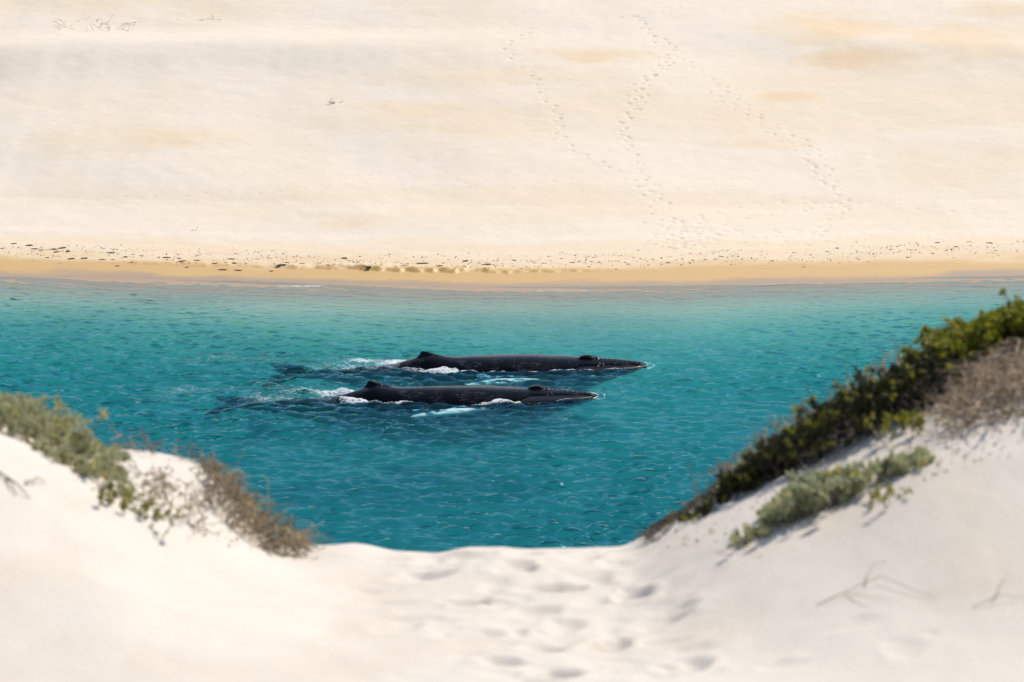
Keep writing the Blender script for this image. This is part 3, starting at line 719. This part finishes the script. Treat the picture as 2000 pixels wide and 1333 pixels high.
# left bank
shrub('dune_shrub', 'grey green leafy shrub spilling down the left bank into the frame edge', 'shrub', None, (-230, 245), (19.0, 20.5), 330,
      [(-230, 752), (0, 768), (60, 786), (110, 800), (150, 838), (175, 868), (245, 940)], M['leaf_grey'], M['twig_grey'], nl=16, L=(.028, .05), asp=.34, lean=(.1, -.15), per=3, seed=101)
shrub('dune_shrub', 'low grey green shoots in front of the left shrub on white sand', 'shrub', None, (60, 250), (18.5, 19.1), 70,
      [(60, 850), (130, 880), (200, 905), (250, 950)], M['leaf_grey'], M['twig_grey'], nl=14, L=(.028, .045), asp=.36, per=2, seed=102, lean=(.2, -.2))
shrub('creeping_plant', 'small yellow green creeper at the foot of the left shrub', 'plant', None, (185, 315), (18.15, 18.6), 16,
      [(185, 945), (250, 962), (315, 990)], M['leaf_olive'], M['twig_brown'], nl=8, L=(.025, .04), asp=.6, per=2, seed=103, minh=.03, spreadv=.9)
tangle('dry_twig_litter', 'brown dry twigs strewn over the sandy mound on the left', 'twigs', None, (250, 400), (18.6, 19.6), 110,
       [(250, 905), (400, 935)], M['twig_brown'], M['leaf_brown'], 160, seed=104, length=(.08, .3), rad=.005, lean=(.3, 0, 0), minh=.02)
tangle('dry_shrub', 'brown withered shrub hanging over the end of the left bank', 'shrub', None, (395, 585), (19.5, 20.7), 800,
       [(395, 885), (440, 900), (480, 940), (520, 985), (560, 1015), (590, 1045)], M['twig_brown'], M['leaf_brown'], 1500, seed=105, length=(.07, .24), rad=.005, lean=(.5, 0, -.1))
tangle('skyline_twigs', 'bare grey twigs poking above the left mound against the water', 'twigs', None, (215, 400), (20.2, 20.7), 60,
       [(215, 838), (300, 845), (400, 880)], M['twig_grey'], seed=106, length=(.1, .28), rad=.0045, lean=(.1, 0, .6))
# right bank
shrub('dark_shrub', 'long dark green shrub along the crest of the right bank', 'shrub', None, (1405, 1850), (19.7, 21.1), 760,
      [(1405, 962), (1430, 934), (1500, 880), (1560, 838), (1620, 798), (1700, 752), (1780, 708), (1840, 684)], M['leaf_dark'], M['twig_dark'], nl=13, L=(.022, .04), asp=.55, lean=(-.1, .1), per=4, age_lit_p=.20, seed=201, stem_leaf=10)
shrub('green_shrub', 'bright yellow green bush at the top of the right bank', 'shrub', None, (1800, 2150), (20.2, 21.3), 360,
      [(1800, 690), (1850, 648), (1900, 630), (1950, 612), (2000, 590), (2150, 560)], M['leaf_yellow'], M['twig_dark'], nl=13, L=(.03, .05), asp=.58, per=4, age_lit_p=.1, seed=202)
tangle('dead_bush', 'grey leafless bush below the yellow green one at right edge', 'shrub', None, (1850, 2120), (18.9, 20.2), 900,
       [(1850, 790), (1900, 710), (1960, 690), (2120, 640)], M['twig_tan'], M['leaf_brown'], 700, seed=203, length=(.12, .38), rad=.006, lean=(-.3, -.2, .3))
tangle('dead_twigs', 'grey dead twigs mixed through the front of the dark shrub', 'twigs', None, (1560, 1860), (19.6, 20.2), 260,
       [(1560, 860), (1700, 770), (1860, 715)], M['twig_grey'], M['leaf_brown'], 120, seed=204, length=(.1, .3), rad=.0036, lean=(-.2, -.2, .6))
shrub('dune_shrub', 'silvery grey green shrub on the white slope in front of the dark one', 'shrub', None, (1500, 1680), (18.3, 18.9), 130,
      [(1500, 998), (1530, 975), (1570, 942), (1610, 914), (1660, 918), (1680, 935)], M['leaf_silver'], M['twig_grey'], nl=15, L=(.03, .055), asp=.36, per=3, seed=205, lean=(-.1, -.2))
shrub('dune_shrub', 'narrow strip of grey green shoots right of the silvery shrub', 'shrub', None, (1675, 1812), (18.4, 18.8), 60,
      [(1675, 912), (1740, 890), (1812, 880)], M['leaf_silver'], M['twig_grey'], nl=13, L=(.028, .045), asp=.4, per=2, seed=206, age_lit_p=.25)
shrub('dune_plant', 'tiny grey green plant lowest on the right slope', 'plant', None, (1436, 1498), (18.15, 18.4), 22,
      [(1436, 1040), (1470, 1026), (1498, 1022)], M['leaf_grey'], M['twig_dark'], nl=10, L=(.025, .04), asp=.4, per=2, seed=207, minh=.04)
shrub('leafy_plant', 'small yellow leaved plant beneath the dark shrub', 'plant', None, (1725, 1800), (19.2, 19.5), 11,
      [(1725, 815), (1800, 800)], M['leaf_yellow'], M['twig_brown'], nl=10, L=(.025, .042), asp=.5, per=2, seed=208, age_lit_p=.4, minh=.05)
shrub('leafy_plant', 'sparse orange tinged sprigs on bare sand below the strip of shoots', 'plant', None, (1700, 1760), (17.9, 18.2), 10,
      [(1700, 955), (1760, 935)], M['leaf_yellow'], M['twig_brown'], nl=6, L=(.02, .035), asp=.5, per=1, seed=209, age_lit_p=.8, minh=.03, spreadv=.9)
tangle('dry_shrub', 'low dry brown and grey scrub at the lower end of the right bank', 'shrub', None, (1265, 1430), (20.0, 20.8), 420,
       [(1265, 1040), (1330, 1002), (1390, 960), (1430, 925)], M['twig_dark'], M['leaf_brown'], 320, seed=210, length=(.06, .2), rad=.004, lean=(-.3, -.2, .2))
shrub('dark_shrub', 'small dark sprawling plant at the tip of the right bank', 'shrub', None, (1325, 1410), (19.6, 20.3), 45,
      [(1325, 1010), (1410, 962)], M['leaf_dark'], M['twig_dark'], nl=8, L=(.02, .035), asp=.5, per=2, seed=211, age_lit_p=.2, minh=.04)
tangle('dead_twigs', 'grey brown brush fringing the upper edge of the dark shrub', 'twigs', None, (1415, 1850), (20.3, 21.2), 900,
       [(1415, 918), (1500, 842), (1560, 798), (1620, 758), (1700, 714), (1780, 672), (1850, 648)], M['twig_tan'], M['leaf_brown'], 1500, seed=212, length=(.08, .24), rad=.0058, lean=(-.2, 0, .9))
# single stalks standing against the water
def stalk(label, pts, y, rad=.004, mat='straw', fork=None):
    x0 = float(x_at(pts[0][0], pts[0][1], y)); z0 = float(near_z(x0, y)) - .02
    root = empty('dry_stalk', (x0, y, z0)); o = np.array(root.location)
    Q = np.array([(float(x_at(a, b_, y)), y + .02 * i, float(z_at(b_, y))) for i, (a, b_) in enumerate(pts)]); Q[0] = o
    def res(Q):
        s = np.linspace(0, 1, len(Q)); k = np.linspace(0, 1, 8)
        return np.stack([np.interp(k, s, Q[:, i]) for i in range(3)], -1)
    P = [res(Q - o)]
    for f_ in (fork or []):
        Q2 = np.array([(float(x_at(a, b_, y)), y - .03 * i, float(z_at(b_, y))) for i, (a, b_) in enumerate(f_)]); P.append(res(Q2 - o))
    P = np.array(P); s = np.linspace(1.1, .45, 8)
    tubes('stem', P, rad * s[None] * np.ones((len(P), 1)), M[mat], root, 5)
    return tag(root, label, 'stalk')
stalk('pale dry stalk leaning over the brown withered shrub', [(455, 920), (462, 905), (478, 882)], 20.5)
stalk('pale bent dry stalk beside the lower brown shrub', [(516, 990), (524, 960), (522, 940), (512, 932)], 20.6)
stalk('thick pale stalk at the lower tip of the left bank', [(590, 1060), (610, 1040), (632, 1018)], 20.5, .006)
stalk('forked grey twig standing on the left mound', [(300, 880), (282, 858), (272, 836)], 20.5, .007, 'twig_grey', [[(298, 876), (315, 862), (325, 855)]])
for i, (px, py) in enumerate([(1345, 905), (1372, 925), (1398, 890), (1470, 825), (1500, 800), (1545, 780), (1578, 755), (1650, 700), (1745, 655), (1350, 950)]):
    gp = np.interp(px, [1240, 1300, 1420, 1520, 1600, 1700, 1800], [1066, 1034, 962, 912, 872, 812, 760])
    stalk(['thin wispy stalk low on the right bank crest', 'thin wispy stalk above the dark shrub'][px > 1420], [(px + 30, gp), (px + 16, (gp + py) / 2 + 5), (px, py)], 20.7, .0045, 'twig_tan', [[(px + 16, (gp + py) / 2 + 5), (px + 20, py + 12)]])['group'] = ['wispy stalks on the lower right crest', 'wispy stalks over the dark shrub'][px > 1420]
# fallen twigs on the sand
def ground_twig(label, lines, rad=.005, mat='twig_grey', lift=.012):
    Ps = []
    for l in lines:
        q = np.array([on_near(a, b_) for a, b_ in l]); s = np.linspace(0, 1, len(q)); k = np.linspace(0, 1, 9)
        xx = np.interp(k, s, q[:, 0]) + rng.normal(0, .006, 9); yy = np.interp(k, s, q[:, 1]) + rng.normal(0, .01, 9)
        Ps.append(np.stack([xx, yy, near_z(xx, yy) + lift * (1 + 2.5 * np.sin(k * 3.1) ** 2)], -1))
    P = np.array(Ps); root = empty('fallen_twig', tuple(float(v) for v in P[0, 0])); o = np.array(root.location)
    tubes('stem', P - o, rad * np.linspace(1.1, .4, 9)[None] * np.ones((len(P), 1)), M[mat], root, 5)
    return tag(root, label, 'twig')
ground_twig('thin branching dry twig lying on the sand at right', [[(1600, 1185), (1660, 1160), (1720, 1140), (1790, 1165), (1830, 1170)], [(1690, 1150), (1700, 1120), (1730, 1100)], [(1650, 1165), (1690, 1180), (1740, 1175)]], .003, 'straw', .012)
ground_twig('short dry twig on sand above the branching one', [[(1400, 1085), (1450, 1078), (1490, 1090)], [(1450, 1078), (1480, 1070)]], .003, 'straw')
ground_twig('brown twig on bright sand at the left frame edge', [[(-10, 925), (20, 945), (45, 970), (62, 980)], [(15, 940), (30, 972)], [(50, 950), (90, 945)]], .007, 'twig_brown')
ground_twig('curved pale twig at the right frame edge', [[(1900, 1190), (1950, 1180), (2005, 1170)], [(1940, 1182), (1965, 1130)]], .003, 'straw')

# wind-blown litter caught below the plants on both banks
r = np.random.default_rng(77); nlit = 520
lpx = np.where(r.random(nlit) < .62, r.uniform(1290, 2030, nlit), r.uniform(90, 470, nlit))
fy_ = np.interp(lpx, [0, 130, 250, 350, 470, 1290, 1440, 1600, 1800, 2030], [18.4, 18.3, 18.2, 18.4, 18.8, 19.2, 18.2, 18.1, 18.1, 18.0])
ly = fy_ + np.abs(r.normal(0, .75, nlit)); lx = x_at(lpx, 950, ly)
LL = r.uniform(.015, .045, nlit); dv = r.normal(0, 1, (nlit, 3)) * [1, 1, .12]
tag(leaves('leaf_litter', np.stack([lx, ly, near_z(lx, ly) + .008], -1), dv, LL, LL * r.uniform(.25, .6, nlit), M['leaf_brown'], None, (r.random(nlit) < .2) * 1.0, r),
    'brown dead leaves scattered over the sand below the bank plants', 'leaves', kind='stuff')

# ------------------------------------------------------------------ wrack line and litter on the far shore
M['seaweed'] = wood_material('dried_seaweed', (.13, .095, .065), (.055, .042, .032))
def clump_mesh(seed):
    r = np.random.default_rng(seed); bm = bmesh.new()
    bmesh.ops.create_icosphere(bm, subdivisions=2, radius=.5)
    for v in bm.verts:
        v.co *= .72 + .5 * r.random(); v.co.z = v.co.z * .42 + .1; v.co.y *= .8
    for k in range(5):                                    # frayed ribbons around the heap
        a = r.uniform(0, 6.28); w = .06; p0 = Vector((math.cos(a) * .3, math.sin(a) * .25, .12)); prev = None
        for j in range(4):
            q = p0 + Vector((math.cos(a + j * .3), math.sin(a + j * .3), 0)) * (.17 * j) + Vector((0, 0, .10 * math.sin(j * 1.5) - .03 * j))
            pr = [bm.verts.new(q + Vector((-math.sin(a), math.cos(a), .2)) * w), bm.verts.new(q - Vector((-math.sin(a), math.cos(a), .2)) * w)]
            if prev: bm.faces.new((prev[0], prev[1], pr[1], pr[0]))
            prev = pr
    me = bpy.data.meshes.new('seaweed_clump'); bm.to_mesh(me); bm.free(); me.materials.append(M['seaweed']); return me
cms = [clump_mesh(300 + i) for i in range(6)]
c5 = [(8,92),(55,73),(115,80),(135,93),(160,98),(210,95),(222,105),(265,103),(280,132),(330,130),(435,108),(440,135),(520,115),(550,120),(490,125),(620,125),(650,127),(715,141),(770,138),(700,130),(900,133),(915,149),(1005,133),(1100,156),(1115,146),(1280,157),(1345,130),(1440,163),(1583,157),(1720,160),(458,160),(730,166),(870,175),(930,177),(1060,180),(515,145),(400,135),(245,90),(185,128),(840,150),(960,150),(1180,150),(1650,150),(1820,140),(1900,155)]
c6 = [(10,138),(5,160),(120,150),(235,147),(300,163),(405,172),(610,147),(855,155),(1017,140),(1100,108),(1140,164),(1230,104),(1270,90),(1325,81),(1380,58),(1395,87),(1345,130),(1390,143),(1545,126),(1580,70),(1660,69),(1725,127),(1735,85),(1780,66),(1865,70),(1890,100),(1915,75),(1480,95),(1510,105)]
cpx = np.array([(a / 2, 440 + b_ / 2) for a, b_ in c5] + [(1000 + a / 2, 440 + b_ / 2) for a, b_ in c6])
X, Y, Z = on_far(cpx[:, 0], cpx[:, 1])
for i, (x, y, z) in enumerate(zip(X, Y, Z)):
    o = bpy.data.objects.new('seaweed_clump', cms[i % 6]); COL.objects.link(o)
    big = 1.0 if i < 45 else .72
    sc = rng.uniform(.12, .26) * big; o.location = (x, y, z - .02); o.scale = (sc * rng.uniform(1, 2.0), sc, sc * .8); o.rotation_euler = (0, 0, rng.normal(0, .4))
    if i < 45: tag(o, 'dark dried seaweed clump on the left half of the far beach', 'seaweed', 'seaweed clumps on the left half of the beach')
    else: tag(o, 'dark dried seaweed clump on the right half of the far beach', 'seaweed', 'seaweed clumps on the right half of the beach')
# the countless small scraps between them
sv, sf = [], []; cnt = 0
bpx = np.interp(rng.random(1500), np.linspace(0, 1, 6), [-60, 350, 900, 1250, 1600, 2060])
mid = np.interp(bpx, [0, 300, 600, 800, 1000, 1300, 1600, 1800, 2000], [487, 500, 508, 513, 514, 506, 500, 489, 486])
bpy_ = mid + np.where(rng.random(len(bpx)) < .6, np.where(rng.random(len(bpx)) < .5, -7, 5) + 5 * np.sin(bpx * .021) + 3 * np.sin(bpx * .055 + 1) + rng.normal(0, 1.8, len(bpx)), rng.normal(0, 9, len(bpx))); X, Y, Z = on_far(bpx, bpy_)
for x, y, z in zip(X, Y, Z):
    sc = rng.uniform(.010, .034) * rng.uniform(.6, 1.2); a = rng.uniform(0, 6.28); L_ = sc * rng.uniform(1, 2.6)
    ca, sa = math.cos(a), math.sin(a); q = []
    for u, v, w in [(-1, 0, 0), (0, -.5, .1), (1, 0, 0), (0, .5, .1), (.1, 0, .75), (-.3, .1, -.3)]:
        q.append((x + L_ * u * ca - sc * v * sa, y + L_ * u * sa + sc * v * ca, z + .01 + sc * w))
    sv += q; sf += [(cnt + i, cnt + (i + 1) % 4, cnt + 4) for i in range(4)] + [(cnt + (i + 1) % 4, cnt + i, cnt + 5) for i in range(4)]; cnt += 6
tag(mesh_np('wrack_scraps', sv, sf, M['seaweed'], smooth=False), 'fine scraps of seaweed scattered along the high tide line', 'seaweed', kind='stuff')
def scrap(label, px, py, w, nt, seed, cat='twigs', mat='twig_dark'):
    r = np.random.default_rng(seed)
    a = px + r.uniform(-w, w, nt); b_ = py + r.normal(0, max(w * .09, 1.2), nt); X, Y, Z = on_far(a, b_)
    root = empty('washed_up_twigs', (float(X.mean()), float(Y.mean()), float(Z.mean()))); o = np.array(root.location)
    B = np.stack([X, Y, Z - .02], -1) - o; d = unit(r.normal(0, 1, (nt, 3)) * [1.6, .8, .4] + [0, 0, .35]); s = np.linspace(0, 1, 6)
    ln = r.uniform(.12, .45, nt)
    P = B[:, None] + d[:, None] * (s[None, :, None] * ln[:, None, None]) + np.cumsum(r.normal(0, .12, (nt, 6, 3)), 1) * ln[:, None, None] * .35
    tag(tubes('twigs', P, np.full((nt, 6), .009) * (1.2 - .8 * s)[None], M[mat], root, 4), kind='stuff')
    return tag(root, label, cat)
scrap('patch of dead scrub twigs high on the dune at top left', 190, 52, 75, 90, 401, 'scrub', 'twig_brown')
scrap('few dark twigs near the top edge right of the scrub patch', 408, 38, 18, 14, 402)
scrap('single dark twig scrap between the two top left patches', 347, 40, 7, 6, 403)
scrap('lone dark twig bundle in the middle of the bare dune', 655, 202, 10, 14, 404)
scrap('small dark twig on pale sand just above the left wrack line', 375, 449, 6, 6, 405)
